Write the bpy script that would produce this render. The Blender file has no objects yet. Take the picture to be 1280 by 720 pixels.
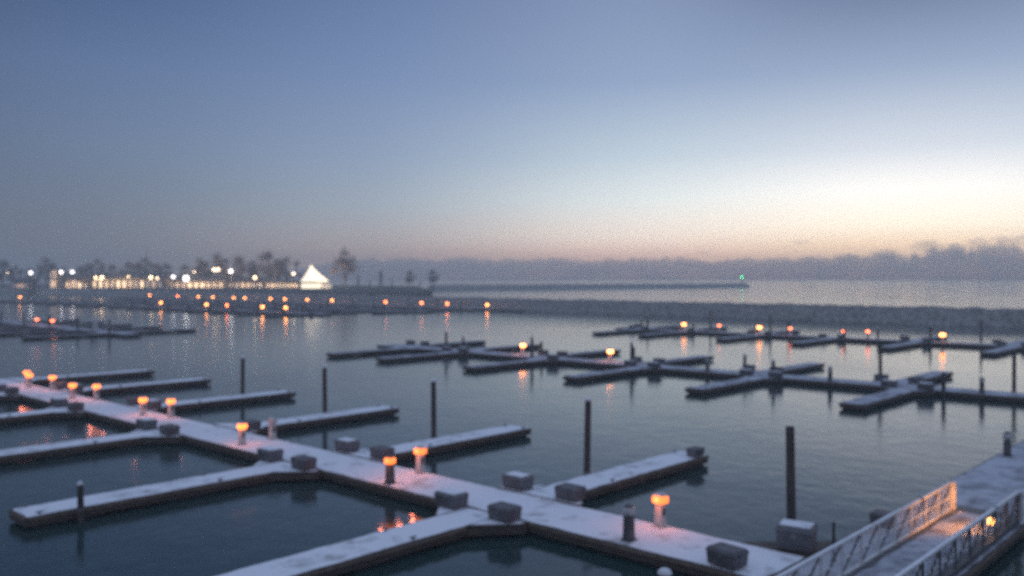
import bpy, bmesh, math, random
from mathutils import Vector, noise
R = math.radians
sc = bpy.context.scene
COL = sc.collection
rng = random.Random(7)

# ------------------------------------------------------------------ frame of the marina
# the piers lie on a square grid: 'a' runs out along the finger piers, 'b' along the main docks
UX, UY = math.sin(R(42.6)), math.cos(R(42.6))
VX, VY = -UY, UX
TH = math.atan2(UY, UX)
def P(a, b, z=0.0):
    return Vector((a*UX + b*VX, a*UY + b*VY, z))
ORD = ['first', 'second', 'third', 'fourth', 'fifth', 'sixth', 'seventh', 'eighth', 'ninth', 'tenth', 'eleventh', 'twelfth',
       'thirteenth', 'fourteenth', 'fifteenth', 'sixteenth', 'seventeenth', 'eighteenth', 'nineteenth', 'twentieth',
       'twenty-first', 'twenty-second', 'twenty-third', 'twenty-fourth', 'twenty-fifth', 'twenty-sixth']

# ------------------------------------------------------------------ materials
def new_mat(name):
    m = bpy.data.materials.new(name); m.use_nodes = True
    nt = m.node_tree
    return m, nt, nt.nodes['Principled BSDF']
def N(nt, t, **kw):
    n = nt.nodes.new(t)
    for k, v in kw.items():
        if k.startswith('_'): setattr(n, k[1:], v)
        else: n.inputs[k].default_value = v
    return n
def noisy(name, c0, c1, scale=3.0, rough=0.7, bump=0.15, detail=6.0, lo=0.35, hi=0.65, metallic=0.0, stretch=None):
    m, nt, b = new_mat(name)
    tc = N(nt, 'ShaderNodeTexCoord')
    src = tc.outputs['Object']
    if stretch:
        mp = N(nt, 'ShaderNodeMapping'); mp.inputs['Scale'].default_value = stretch
        nt.links.new(src, mp.inputs[0]); src = mp.outputs[0]
    nz = N(nt, 'ShaderNodeTexNoise', Scale=scale, Detail=detail, Roughness=0.6)
    nt.links.new(src, nz.inputs['Vector'])
    cr = N(nt, 'ShaderNodeValToRGB')
    cr.color_ramp.elements[0].position = lo; cr.color_ramp.elements[0].color = (*c0, 1)
    cr.color_ramp.elements[1].position = hi; cr.color_ramp.elements[1].color = (*c1, 1)
    nt.links.new(nz.outputs['Fac'], cr.inputs[0])
    nt.links.new(cr.outputs[0], b.inputs['Base Color'])
    b.inputs['Roughness'].default_value = rough
    b.inputs['Metallic'].default_value = metallic
    if bump:
        bp = N(nt, 'ShaderNodeBump', Strength=bump, Distance=0.05)
        nt.links.new(nz.outputs['Fac'], bp.inputs['Height'])
        nt.links.new(bp.outputs[0], b.inputs['Normal'])
    return m
def glow(name, col, strength, base=(0.8, 0.8, 0.8), sampled=False):
    m, nt, b = new_mat(name)
    if not sampled: m.cycles.emission_sampling = 'NONE'    # small lenses: added point lights beside some do the lighting
    b.inputs['Base Color'].default_value = (*base, 1)
    b.inputs['Emission Color'].default_value = (*col, 1)
    b.inputs['Emission Strength'].default_value = strength
    b.inputs['Roughness'].default_value = 0.4
    return m

SNOW, nt, b = new_mat('snow')
tc = N(nt, 'ShaderNodeTexCoord')
n1 = N(nt, 'ShaderNodeTexNoise', Scale=0.9, Detail=7.0, Roughness=0.65)
n2 = N(nt, 'ShaderNodeTexNoise', Scale=9.0, Detail=4.0)
nt.links.new(tc.outputs['Object'], n1.inputs['Vector']); nt.links.new(tc.outputs['Object'], n2.inputs['Vector'])
cr = N(nt, 'ShaderNodeValToRGB')
e = cr.color_ramp.elements
e[0].position = 0.32; e[0].color = (0.42, 0.41, 0.41, 1)
e[1].position = 0.46; e[1].color = (0.84, 0.85, 0.89, 1)
nt.links.new(n1.outputs['Fac'], cr.inputs[0]); nt.links.new(cr.outputs[0], b.inputs['Base Color'])
bp = N(nt, 'ShaderNodeBump', Strength=0.5, Distance=0.06)
nt.links.new(n2.outputs['Fac'], bp.inputs['Height']); nt.links.new(bp.outputs[0], b.inputs['Normal'])
b.inputs['Roughness'].default_value = 0.8

THIN = noisy('thin wind-blown snow on planks', (0.17, 0.17, 0.19), (0.50, 0.51, 0.56), 1.1, 0.85, 0.4, detail=8.0, lo=0.34, hi=0.56)
TIMBER = noisy('dark wet timber', (0.042, 0.034, 0.030), (0.105, 0.084, 0.068), 2.2, 0.75, 0.3, stretch=(1, 1, 6))
RAILWOOD = noisy('weathered rub rail timber', (0.11, 0.085, 0.065), (0.21, 0.165, 0.13), 4.0, 0.8, 0.3)
FLOAT = noisy('black plastic float', (0.010, 0.010, 0.011), (0.022, 0.022, 0.024), 5.0, 0.5, 0.05)
PILE = noisy('tarred pile', (0.035, 0.030, 0.029), (0.095, 0.080, 0.072), 3.0, 0.85, 0.5, stretch=(4, 4, 0.6))
BOXM = noisy('grey weathered fibreglass', (0.085, 0.08, 0.088), (0.14, 0.135, 0.145), 2.5, 0.6, 0.1)
LIDM = noisy('pale fibreglass lid', (0.10, 0.10, 0.105), (0.17, 0.17, 0.175), 2.5, 0.6, 0.1)
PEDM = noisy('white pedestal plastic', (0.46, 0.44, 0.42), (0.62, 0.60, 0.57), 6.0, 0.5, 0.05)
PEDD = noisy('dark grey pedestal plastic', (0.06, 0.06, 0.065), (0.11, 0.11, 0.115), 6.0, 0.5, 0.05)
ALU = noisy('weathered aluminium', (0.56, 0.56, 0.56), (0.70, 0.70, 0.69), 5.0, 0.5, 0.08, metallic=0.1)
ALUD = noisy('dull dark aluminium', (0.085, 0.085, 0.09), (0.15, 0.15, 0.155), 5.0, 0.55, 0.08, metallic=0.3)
STEEL = noisy('galvanised steel', (0.16, 0.16, 0.17), (0.26, 0.26, 0.27), 3.0, 0.5, 0.05, metallic=0.5)
BLACKM = noisy('black rubber', (0.014, 0.014, 0.015), (0.03, 0.03, 0.032), 6.0, 0.7, 0.1)
ROCK = noisy('riprap stone', (0.12, 0.115, 0.108), (0.40, 0.385, 0.36), 1.3, 0.9, 0.8, detail=8.0, lo=0.34, hi=0.68)
LANDM = noisy('winter turf with thin snow', (0.028, 0.027, 0.020), (0.13, 0.125, 0.125), 0.05, 0.95, 0.2, detail=9.0, lo=0.48, hi=0.72)
BARK = noisy('bark', (0.055, 0.042, 0.034), (0.115, 0.088, 0.070), 2.0, 0.9, 0.4, stretch=(3, 3, 0.5))
TWIG = noisy('bare twigs', (0.10, 0.068, 0.048), (0.20, 0.135, 0.095), 0.6, 0.9, 0.0)
CONIF = noisy('conifer needles', (0.015, 0.022, 0.016), (0.04, 0.052, 0.036), 0.8, 0.9, 0.0)
WALLM = noisy('cream rendered wall', (0.13, 0.11, 0.085), (0.21, 0.18, 0.14), 0.6, 0.85, 0.05)
BRICKM = noisy('brown brick wall', (0.12, 0.085, 0.065), (0.22, 0.16, 0.12), 1.5, 0.9, 0.1)
ROOFM = noisy('dark shingle roof', (0.03, 0.03, 0.033), (0.08, 0.078, 0.08), 1.2, 0.85, 0.2)
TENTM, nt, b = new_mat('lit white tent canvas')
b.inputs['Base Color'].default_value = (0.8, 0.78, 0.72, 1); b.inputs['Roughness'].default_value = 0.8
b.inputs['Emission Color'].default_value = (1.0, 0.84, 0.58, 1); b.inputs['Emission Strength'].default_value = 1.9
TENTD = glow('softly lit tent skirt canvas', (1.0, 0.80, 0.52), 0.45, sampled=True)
LAMP = glow('amber lamp lens', (1.0, 0.20, 0.03), 2.0, (0.35, 0.2, 0.1))
LAMPB = glow('bright amber lamp lens', (1.0, 0.30, 0.06), 10.0)
LAMPR = glow('red amber lamp lens', (1.0, 0.16, 0.04), 8.0)
LAMPF = glow('far amber lamp lens', (1.0, 0.31, 0.06), 24.0)
LAMPFD = glow('dim far amber lamp lens', (1.0, 0.19, 0.04), 17.0)
OFFL = noisy('unlit frosted lens', (0.42, 0.41, 0.40), (0.55, 0.54, 0.53), 5.0, 0.35, 0.0)
FLOOD = glow('white floodlight', (1.0, 0.93, 0.97), 24.0)
FLOODH = glow('huge white floodlight', (1.0, 0.93, 0.88), 45.0)
FLOODW = glow('warm floodlight', (1.0, 0.68, 0.36), 16.0)
FLOODD = glow('dim warm floodlight', (1.0, 0.72, 0.46), 6.0)
GREEN = glow('green navigation light', (0.015, 1.0, 0.30), 130.0)
WINW = glow('warm lit window', (1.0, 0.56, 0.24), 0.7, sampled=True)
WINB = glow('bright lit window', (1.0, 0.68, 0.37), 1.9, sampled=True)
WIND = glow('dim lit window', (1.0, 0.56, 0.28), 0.16, sampled=True)
BULK = glow('bulkhead lamp glass', (1.0, 0.42, 0.09), 7.0)

WATER, nt, b = new_mat('harbour water')
b.inputs['Base Color'].default_value = (0.016, 0.042, 0.043, 1)
b.inputs['IOR'].default_value = 1.40
tc = N(nt, 'ShaderNodeTexCoord')
w1 = N(nt, 'ShaderNodeTexNoise', Scale=1.1, Detail=4.0, Roughness=0.55)
mp = N(nt, 'ShaderNodeMapping'); mp.inputs['Scale'].default_value = (1, 0.7, 1); mp.inputs['Rotation'].default_value = (0, 0, R(20))
w2 = N(nt, 'ShaderNodeTexNoise', Scale=0.16, Detail=3.0)
w3 = N(nt, 'ShaderNodeTexNoise', Scale=0.02, Detail=3.0)
for w in (w1, w2, w3):
    nt.links.new(mp.outputs[0], w.inputs['Vector'])
nt.links.new(tc.outputs['Object'], mp.inputs[0])
ad = N(nt, 'ShaderNodeMath', _operation='MULTIPLY_ADD'); ad.inputs[1].default_value = 2.0
nt.links.new(w2.outputs['Fac'], ad.inputs[0]); nt.links.new(w1.outputs['Fac'], ad.inputs[2])
bp = N(nt, 'ShaderNodeBump', Strength=0.22, Distance=0.10)
nt.links.new(ad.outputs[0], bp.inputs['Height']); nt.links.new(bp.outputs[0], b.inputs['Normal'])
mr = N(nt, 'ShaderNodeMapRange'); mr.inputs[1].default_value = 0.35; mr.inputs[2].default_value = 0.65
mr.inputs[3].default_value = 0.08; mr.inputs[4].default_value = 0.17
nt.links.new(w3.outputs['Fac'], mr.inputs[0]); nt.links.new(mr.outputs[0], b.inputs['Roughness'])

# ------------------------------------------------------------------ mesh helpers
class MB:
    def __init__(s): s.bm = bmesh.new()
    def box(s, x0, x1, y0, y1, z0, z1, top=None):
        """top = (dx, dy) inset of the upper face"""
        dx, dy = top or (0, 0)
        v = [s.bm.verts.new(p) for p in ((x0, y0, z0), (x1, y0, z0), (x1, y1, z0), (x0, y1, z0),
             (x0+dx, y0+dy, z1), (x1-dx, y0+dy, z1), (x1-dx, y1-dy, z1), (x0+dx, y1-dy, z1))]
        for f in ((3, 2, 1, 0), (4, 5, 6, 7), (0, 1, 5, 4), (1, 2, 6, 5), (2, 3, 7, 6), (3, 0, 4, 7)):
            s.bm.faces.new([v[i] for i in f])
        return s
    def prism(s, pts, z0, z1):
        lo = [s.bm.verts.new((x, y, z0)) for x, y in pts]; hi = [s.bm.verts.new((x, y, z1)) for x, y in pts]
        n = len(pts)
        s.bm.faces.new(lo[::-1]); s.bm.faces.new(hi)
        for i in range(n): s.bm.faces.new((lo[i], lo[(i+1) % n], hi[(i+1) % n], hi[i]))
        return s
    def lathe(s, prof, n=14, cx=0, cy=0):
        rings = []
        for r, z in prof:
            rings.append([s.bm.verts.new((cx + r*math.cos(2*math.pi*i/n), cy + r*math.sin(2*math.pi*i/n), z)) for i in range(n)])
        for k in range(len(rings)-1):
            for i in range(n):
                s.bm.faces.new((rings[k][i], rings[k][(i+1) % n], rings[k+1][(i+1) % n], rings[k+1][i]))
        s.bm.faces.new(rings[0][::-1]); s.bm.faces.new(rings[-1])
        return s
    def bar(s, p, q, w=0.03, w2=None, n=4):
        p, q = Vector(p), Vector(q); d = (q-p)
        if d.length < 1e-6: return s
        d.normalize(); up = Vector((0, 0, 1)) if abs(d.z) < 0.95 else Vector((1, 0, 0))
        x = d.cross(up).normalized(); y = d.cross(x)
        w2 = w if w2 is None else w2
        A = []; B = []
        for i in range(n):
            t = 2*math.pi*(i+0.5)/n
            A.append(s.bm.verts.new(p + (x*math.cos(t) + y*math.sin(t))*w)); B.append(s.bm.verts.new(q + (x*math.cos(t)+y*math.sin(t))*w2))
        for i in range(n): s.bm.faces.new((A[i], A[(i+1) % n], B[(i+1) % n], B[i]))
        s.bm.faces.new(A[::-1]); s.bm.faces.new(B)
        return s
    def tri(s, a, b, c):
        s.bm.faces.new([s.bm.verts.new(p) for p in (a, b, c)]); return s
    def bevel(s, w=0.02):
        bmesh.ops.bevel(s.bm, geom=list(s.bm.edges), offset=w, segments=2, affect='EDGES', profile=0.6); return s
    def build(s, name, mat, parent=None, smooth=False):
        bmesh.ops.recalc_face_normals(s.bm, faces=s.bm.faces)
        me = bpy.data.meshes.new(name); s.bm.to_mesh(me); s.bm.free()
        me.materials.append(mat)
        if smooth:
            for p in me.polygons: p.use_smooth = True
        o = bpy.data.objects.new(name, me); COL.objects.link(o); o.parent = parent
        return o
def empty(name, loc, rz=0.0):
    o = bpy.data.objects.new(name, None); COL.objects.link(o); o.location = loc; o.rotation_euler = (0, 0, rz); o.empty_display_size = 0.3
    return o
def tag(o, label=None, cat=None, group=None, kind=None):
    if label: o['label'] = label
    if cat: o['category'] = cat
    if group: o['group'] = group
    if kind: o['kind'] = kind
    return o
def copy_tree(o, parent=None):
    c = o.copy(); COL.objects.link(c); c.parent = parent
    for ch in list(o.children): copy_tree(ch, c)
    return c
class Proto:
    """the first placing moves the built thing itself, later ones copy it with its parts"""
    def __init__(s, root): s.root = root; s.used = False
    def put(s, loc, rz, label, group, scale=None):
        o = s.root if not s.used else copy_tree(s.root)
        s.used = True
        o.location = loc; o.rotation_euler = (0, 0, rz); o['label'] = label; o['group'] = group
        if scale: o.scale = scale
        return o
def snow_sheet(bm_owner, x0, x1, y0, y1, z, th=0.05, cell=0.35, ragged=0.06, seed=0):
    """a lumpy snow slab with ragged edges over a rectangle"""
    bm = bm_owner.bm
    nx = max(2, int((x1-x0)/cell)); ny = max(2, int((y1-y0)/cell))
    top = []; bot = []
    for i in range(nx+1):
        r = []; rb = []
        for j in range(ny+1):
            x = x0 + (x1-x0)*i/nx; y = y0 + (y1-y0)*j/ny
            ed = i in (0, nx) or j in (0, ny)
            h = th*(0.75 + 0.8*noise.noise((x*0.8+seed, y*0.8, seed*1.7))) + 0.012*noise.noise((x*3, y*3, seed))
            h = max(h, 0.012)
            if ed:
                h *= 0.35
                k = ragged*(0.5 + noise.noise((x*1.7+3*seed, y*1.7, 9.1)))
                if i == 0: x += max(0, k)
                if i == nx: x -= max(0, k)
                if j == 0: y += max(0, k)
                if j == ny: y -= max(0, k)
            r.append(bm.verts.new((x, y, z+h))); rb.append(bm.verts.new((x, y, z)))
        top.append(r); bot.append(rb)
    for i in range(nx):
        for j in range(ny):
            bm.faces.new((top[i][j], top[i+1][j], top[i+1][j+1], top[i][j+1]))
    for i in range(nx):
        bm.faces.new((top[i][0], bot[i][0], bot[i+1][0], top[i+1][0])); bm.faces.new((top[i][ny], top[i+1][ny], bot[i+1][ny], bot[i][ny]))
    for j in range(ny):
        bm.faces.new((top[0][j], top[0][j+1], bot[0][j+1], bot[0][j])); bm.faces.new((top[nx][j], bot[nx][j], bot[nx][j+1], top[nx][j+1]))
    return bm_owner

DZ = 0.45   # top of the dock timber above the water

# ------------------------------------------------------------------ camera
cam = bpy.data.cameras.new('camera'); camo = bpy.data.objects.new('camera', cam); COL.objects.link(camo)
camo.location = (0, 0, 9.0); camo.rotation_euler = (R(90-0.625), 0, 0)
cam.sensor_width = 36; cam.lens = 36*1100/1280
cam.clip_start = 0.1; cam.clip_end = 60000
cam.dof.use_dof = True; cam.dof.focus_distance = 3.2; cam.dof.aperture_fstop = 1.9   # the webcam is focused too close
sc.camera = camo

# ------------------------------------------------------------------ sky and sun
SUN_AZ, SUN_EL = 25.0, 1.5
wd = bpy.data.worlds.new('World'); sc.world = wd; wd.use_nodes = True
nt = wd.node_tree; bg = nt.nodes['Background']
def L(a, b): nt.links.new(a, b)
def M(op, a, b=None, c=None):
    n = nt.nodes.new('ShaderNodeMath'); n.operation = op
    for i, v in enumerate((a, b, c)):
        if v is None: continue
        if isinstance(v, (int, float)): n.inputs[i].default_value = v
        else: L(v, n.inputs[i])
    return n.outputs[0]
tc = nt.nodes.new('ShaderNodeTexCoord'); sp = nt.nodes.new('ShaderNodeSeparateXYZ'); L(tc.outputs['Generated'], sp.inputs[0])
el = M('MULTIPLY', M('ARCSINE', M('MINIMUM', M('MAXIMUM', sp.outputs[2], -1.0), 1.0)), 180/math.pi)
az = M('MULTIPLY', M('ARCTAN2', sp.outputs[0], sp.outputs[1]), 180/math.pi)
d = M('ABSOLUTE', M('SUBTRACT', az, SUN_AZ))
t = M('POWER', M('DIVIDE', M('MAXIMUM', el, 0.0), 90.0), 0.5)
def lin(c): return tuple(((x/255)/12.92 if x/255 <= 0.04045 else ((x/255+0.055)/1.055)**2.4) for x in c)
def ramp(stops, k=0.0):
    n = nt.nodes.new('ShaderNodeValToRGB'); n.color_ramp.interpolation = 'LINEAR'
    els = n.color_ramp.elements
    while len(els) < len(stops): els.new(0.5)
    for e_, (deg, c) in zip(els, stops):
        e_.position = (deg/90)**0.5; g_ = 1 + k*math.exp(-(deg/6)**1.5); e_.color = (*(q*g_ for q in lin(c)), 1)
    L(t, n.inputs[0]); return n.outputs[0]
ZEN = [(32, (96, 118, 160)), (60, (84, 106, 152)), (90, (78, 100, 148))]
cols = [
    ramp([(0, (245, 172, 128)), (2.0, (254, 220, 182)), (3.2, (255, 240, 216)), (5.3, (250, 247, 240)), (7.8, (212, 219, 228)), (12.5, (156, 175, 203)), (17.5, (106, 123, 157))] + [(32, (108, 125, 160))], 1.0),
    ramp([(0, (226, 172, 148)), (1.5, (232, 192, 170)), (2.6, (230, 212, 196)), (5.0, (212, 218, 216)), (7.8, (188, 203, 214)), (12.5, (150, 170, 201)), (17.5, (136, 154, 188)), (32, (100, 122, 162))], 1.1),
    ramp([(0, (182, 154, 142)), (1.5, (178, 158, 150)), (2.6, (170, 163, 162)), (4.6, (157, 168, 178)), (7.8, (143, 161, 186)), (12.5, (124, 146, 184)), (17.5, (107, 129, 170)), (32, (92, 114, 156))], 0.55),
    ramp([(0, (118, 120, 128)), (2.0, (124, 129, 139)), (4.2, (121, 132, 148)), (7.8, (113, 132, 160)), (12.5, (98, 121, 159)), (17.5, (74, 97, 137)), (32, (78, 100, 144))]),
    ramp([(0, (92, 100, 118)), (4.2, (92, 104, 126)), (12.5, (78, 98, 134)), (17.5, (58, 77, 112)), (32, (70, 92, 136)), (90, (78, 100, 148))]),
    ramp([(0, (140, 142, 160)), (8, (150, 150, 172)), (20, (140, 150, 180)), (45, (140, 158, 192))]),
]
def mix(f, a, b):
    n = nt.nodes.new('ShaderNodeMix'); n.data_type = 'RGBA'; L(f, n.inputs[0]); L(a, n.inputs[6]); L(b, n.inputs[7]); return n.outputs[2]
def mrange(v, lo, hi):
    n = nt.nodes.new('ShaderNodeMapRange'); n.interpolation_type = 'SMOOTHSTEP'
    L(v, n.inputs[0]); n.inputs[1].default_value = lo; n.inputs[2].default_value = hi; return n.outputs[0]
c = cols[0]
for k, (lo, hi) in enumerate(((1, 19), (14, 36), (30, 52), (48, 64), (66, 100))):
    c = mix(mrange(d, lo, hi), c, cols[k+1])
zc = nt.nodes.new('ShaderNodeRGB'); zc.outputs[0].default_value = (*lin((146, 166, 202)), 1)
c = mix(mrange(el, 18, 38), c, zc.outputs[0])
sky = nt.nodes.new('ShaderNodeTexSky'); sky.sky_type = 'NISHITA'; sky.sun_disc = False
sky.sun_elevation = R(SUN_EL); sky.sun_rotation = R(SUN_AZ)
vs = nt.nodes.new('ShaderNodeVectorMath'); vs.operation = 'MULTIPLY_ADD'
L(sky.outputs[0], vs.inputs[0]); vs.inputs[1].default_value = (0.0008, 0.0008, 0.0016); L(c, vs.inputs[2])
L(vs.outputs[0], bg.inputs[0]); bg.inputs[1].default_value = 1.0
sl = bpy.data.lights.new('sun', 'SUN'); sl.energy = 0.008; sl.angle = R(20); sl.color = (1.0, 0.78, 0.6)
so = bpy.data.objects.new('sun', sl); COL.objects.link(so)
so.rotation_euler = (R(90-SUN_EL-1.5), 0, R(180-SUN_AZ))

# ------------------------------------------------------------------ setting: water, land
m = MB(); S = 16000
v = [m.bm.verts.new(p) for p in ((-S, -400, 0), (S, -400, 0), (S, S, 0), (-S, S, 0))]; m.bm.faces.new(v)
tag(m.build('water', WATER), kind='structure')

LZ = 3.4
m = MB()
pts = [P(187, 217), P(187, 640), Vector((-900, 900, 0)), Vector((-300, 930, 0)), Vector((-70, 640, 0)), Vector((-38, 420, 0))]
m.prism([(p.x, p.y) for p in pts], -1.0, LZ)
tag(m.build('land', LANDM), kind='structure')

def ridge(name, path, half_w, top_z, crest, mat, seed, step=2.0, top_extra=0.5):
    """a rubble mound along a line"""
    bm = MB(); p0, p1 = path
    n = int((p1-p0).length/step); dirv = (p1-p0).normalized(); side = Vector((dirv.y, -dirv.x, 0))
    prof = [(-half_w, -1.0), (-half_w*0.86, 0.25), (-half_w*0.7, top_z*0.35), (-half_w*0.52, top_z*0.7), (-crest, top_z), (0, top_z+0.1), (crest, top_z),
            (half_w*0.52, top_z*0.7), (half_w*0.7, top_z*0.35), (half_w, -1.0)]
    rows = []
    for i in range(n+1):
        base = p0 + dirv*(i*step); r = []
        for k, (s_, z) in enumerate(prof):
            q = base + side*s_; f = noise.noise((q.x*0.45+seed, q.y*0.45, k*2.1))
            g = noise.noise((q.x*0.9, q.y*0.9+seed, k*5.3))
            amp = 0.0 if k in (0, len(prof)-1) else 1.0
            r.append(bm.bm.verts.new((q.x + amp*0.7*g, q.y + amp*0.7*f, z + amp*(top_extra*f + 0.25*g))))
        rows.append(r)
    for i in range(n):
        for k in range(len(prof)-1): bm.bm.faces.new((rows[i][k], rows[i+1][k], rows[i+1][k+1], rows[i][k+1]))
    bm.bm.faces.new(rows[0]); bm.bm.faces.new(rows[-1][::-1])
    return bm.build(name, mat)
o = ridge('breakwater', (P(186, -40), P(186, 600)), 5.0, 3.2, 1.7, ROCK, 3.0, 1.4, 0.28)
tag(o, 'long dark rubble breakwater closing the marina in front of the lake', 'breakwater')
o = ridge('breakwater', (Vector((-60, 655, 0)), Vector((236, 885, 0))), 8.0, 4.0, 2.5, ROCK, 11.0, 3.0, 0.7)
tag(o, 'low outer breakwater far out on the lake ending at the green light', 'breakwater')

# navigation light at the end of the outer breakwater
nl = empty('navigation_light', (230, 880, 4.0))
tag(nl, 'navigation light tower with a green lamp on the outer breakwater tip', 'navigation light')
MB().lathe([(1.6, -1.2), (1.6, 0.6), (1.4, 0.8)], 12).build('base', BOXM, nl)
MB().lathe([(0.55, 0.8), (0.42, 5.4)], 10).build('tower', STEEL, nl)
MB().lathe([(1.0, 5.4), (1.0, 5.6)], 12).build('gallery', STEEL, nl)
MB().lathe([(0.55, 5.6), (0.7, 5.8), (0.7, 6.6), (0.5, 6.8)], 12).build('lamp', GREEN, nl)
MB().lathe([(0.75, 6.8), (0.06, 7.3)], 10).build('cap', STEEL, nl)

# ------------------------------------------------------------------ cloud bank on the horizon
def cloud_bank():
    bm = MB(); n = 520; rows = []
    for i in range(n+1):
        azd = -16 + 56*i/n
        a_ = R(azd); px = 640+1100*math.tan(a_)
        dirv = Vector((math.sin(a_), math.cos(a_), 0))
        sc_ = math.cos(a_)
        bil = lambda f, q: 1-2*abs(noise.noise((px*f, q, 0.37)))
        big = 0.5+0.5*noise.noise((px*0.011, 4.2, 0)); b1 = bil(0.018, 1.3); b2 = bil(0.05, 6.1); b3 = bil(0.12, 9.7)
        hp = 23 + 2.2*b1 + 1.6*b2 + 1.0*b3                            # height above the horizon in 1/1100 rad
        rt = min(1, max(0, (px-960)/240.0)); rt = rt*rt*(3-2*rt)
        hp += rt*(13*max(0, b1)*big + 9*max(0, b2)*big + 4*b3 + 3)
        hp = max(15, hp) * min(1, max(0, (px-300)/140.0))
        H = hp/1100*7000 + 1
        r = []
        for k in range(15):
            ang = math.pi*k/14
            rr = 7350 - 420*math.cos(ang)*(1 + 0.3*noise.noise((px*0.02, k*0.5, 3)))
            z = -4 + (H+4)*math.sin(ang)**0.55*(1 + 0.22*noise.noise((px*0.07, k*0.9, 5))*(1 if 0 < k < 14 else 0))
            r.append(bm.bm.verts.new((dirv.x*rr/sc_*0.94, dirv.y*rr/sc_*0.94, z)))
        rows.append(r)
    for i in range(n):
        for k in range(14): bm.bm.faces.new((rows[i][k], rows[i+1][k], rows[i+1][k+1], rows[i][k+1]))
        bm.bm.faces.new((rows[i][14], rows[i+1][14], rows[i+1][0], rows[i][0]))
    bm.bm.faces.new(rows[0]); bm.bm.faces.new(rows[-1][::-1])
    for px, py, w_, h_ in ((1000, 303, 22, 5), (820, 312, 16, 3), (880, 316, 18, 4), (1106, 318, 40, 14), (1160, 308, 40, 16), (1190, 312, 44, 15), (1222, 303, 32, 13), (1256, 305, 46, 20), (1296, 301, 46, 22), (985, 309, 14, 3)):
        D = 6100.0; c_ = Vector(((px-640)/1100*D, D, 9-(py-348)*D/1100)); sx, sz = w_/2*D/1100, h_/2*D/1100
        t = bmesh.ops.create_icosphere(bm.bm, subdivisions=4, radius=1.0)['verts']
        for v in t:
            f = 1 + 0.55*noise.noise(v.co*1.6 + Vector((px, 0, 0))) + 0.3*noise.noise(v.co*4.0 + Vector((px, 7, 0)))
            v.co = c_ + Vector((v.co.x*sx*f, v.co.y*sx*f, v.co.z*sz*f))
    mt = bpy.data.materials.new('cloud vapour'); mt.use_nodes = True; t_ = mt.node_tree
    t_.nodes.remove(t_.nodes['Principled BSDF'])
    pv = t_.nodes.new('ShaderNodeVolumePrincipled')
    pv.inputs['Color'].default_value = (0.998, 0.985, 0.965, 1); pv.inputs['Density'].default_value = 0.0025; pv.inputs['Anisotropy'].default_value = 0.65
    t_.links.new(pv.outputs[0], t_.nodes['Material Output'].inputs['Volume'])
    return bm.build('clouds', mt)
tag(cloud_bank(), 'low bank of grey lumpy clouds lying along the lake horizon', 'clouds', kind='stuff')

# ------------------------------------------------------------------ sea smoke and cold haze over the harbour
hz = MB().box(-950, 950, -60, 1250, -1.0, 40.0)
hm = bpy.data.materials.new('cold haze'); hm.use_nodes = True; t_ = hm.node_tree; t_.nodes.remove(t_.nodes['Principled BSDF'])
pv = t_.nodes.new('ShaderNodeVolumePrincipled'); pv.inputs['Color'].default_value = (0.97, 0.985, 0.965, 1)
pv.inputs['Density'].default_value = 0.0010; pv.inputs['Anisotropy'].default_value = 0.2
t_.links.new(pv.outputs[0], t_.nodes['Material Output'].inputs['Volume'])
tag(hz.build('haze', hm), 'thin cold haze hanging over the harbour', 'haze', kind='stuff')

# ------------------------------------------------------------------ floating docks
def main_dock(label, a0, a1, b0, b1, seed, fine=True):
    sm = SNOW if fine else THIN
    root = empty('floating_dock', P((a0+a1)/2, b0), TH)
    tag(root, label, 'dock', 'main docks of the marina')
    w = (a1-a0)/2; Ln = b1-b0
    MB().box(-w, w, 0, Ln, 0.10, DZ).build('deck_frame', TIMBER, root)
    rr = MB(); rr.box(-w-0.05, -w-0.003, 0.05, Ln-0.05, DZ-0.13, DZ-0.02); rr.box(w+0.003, w+0.05, 0.05, Ln-0.05, DZ-0.13, DZ-0.02)
    rr.build('rub_rail', RAILWOOD, root)
    snow_sheet(MB(), -w+0.02, w-0.02, 0.02, Ln-0.02, DZ+0.003, 0.05, 0.4 if fine else 0.9, 0.07, seed).build('snow_layer', sm, root)
    k = 0
    nfl = max(1, min(24, int(Ln/6.1))); pitch = Ln/nfl
    f0 = None
    for k in range(nfl):
        if f0 is None:
            f0 = MB().box(-w+0.12, w-0.12, 0.4, pitch-0.4, -0.35, 0.097).build('float', FLOAT, root); f = f0
        else:
            f = f0.copy(); COL.objects.link(f); f.parent = root
        f.location = (0, k*pitch, 0)
    return root
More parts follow.
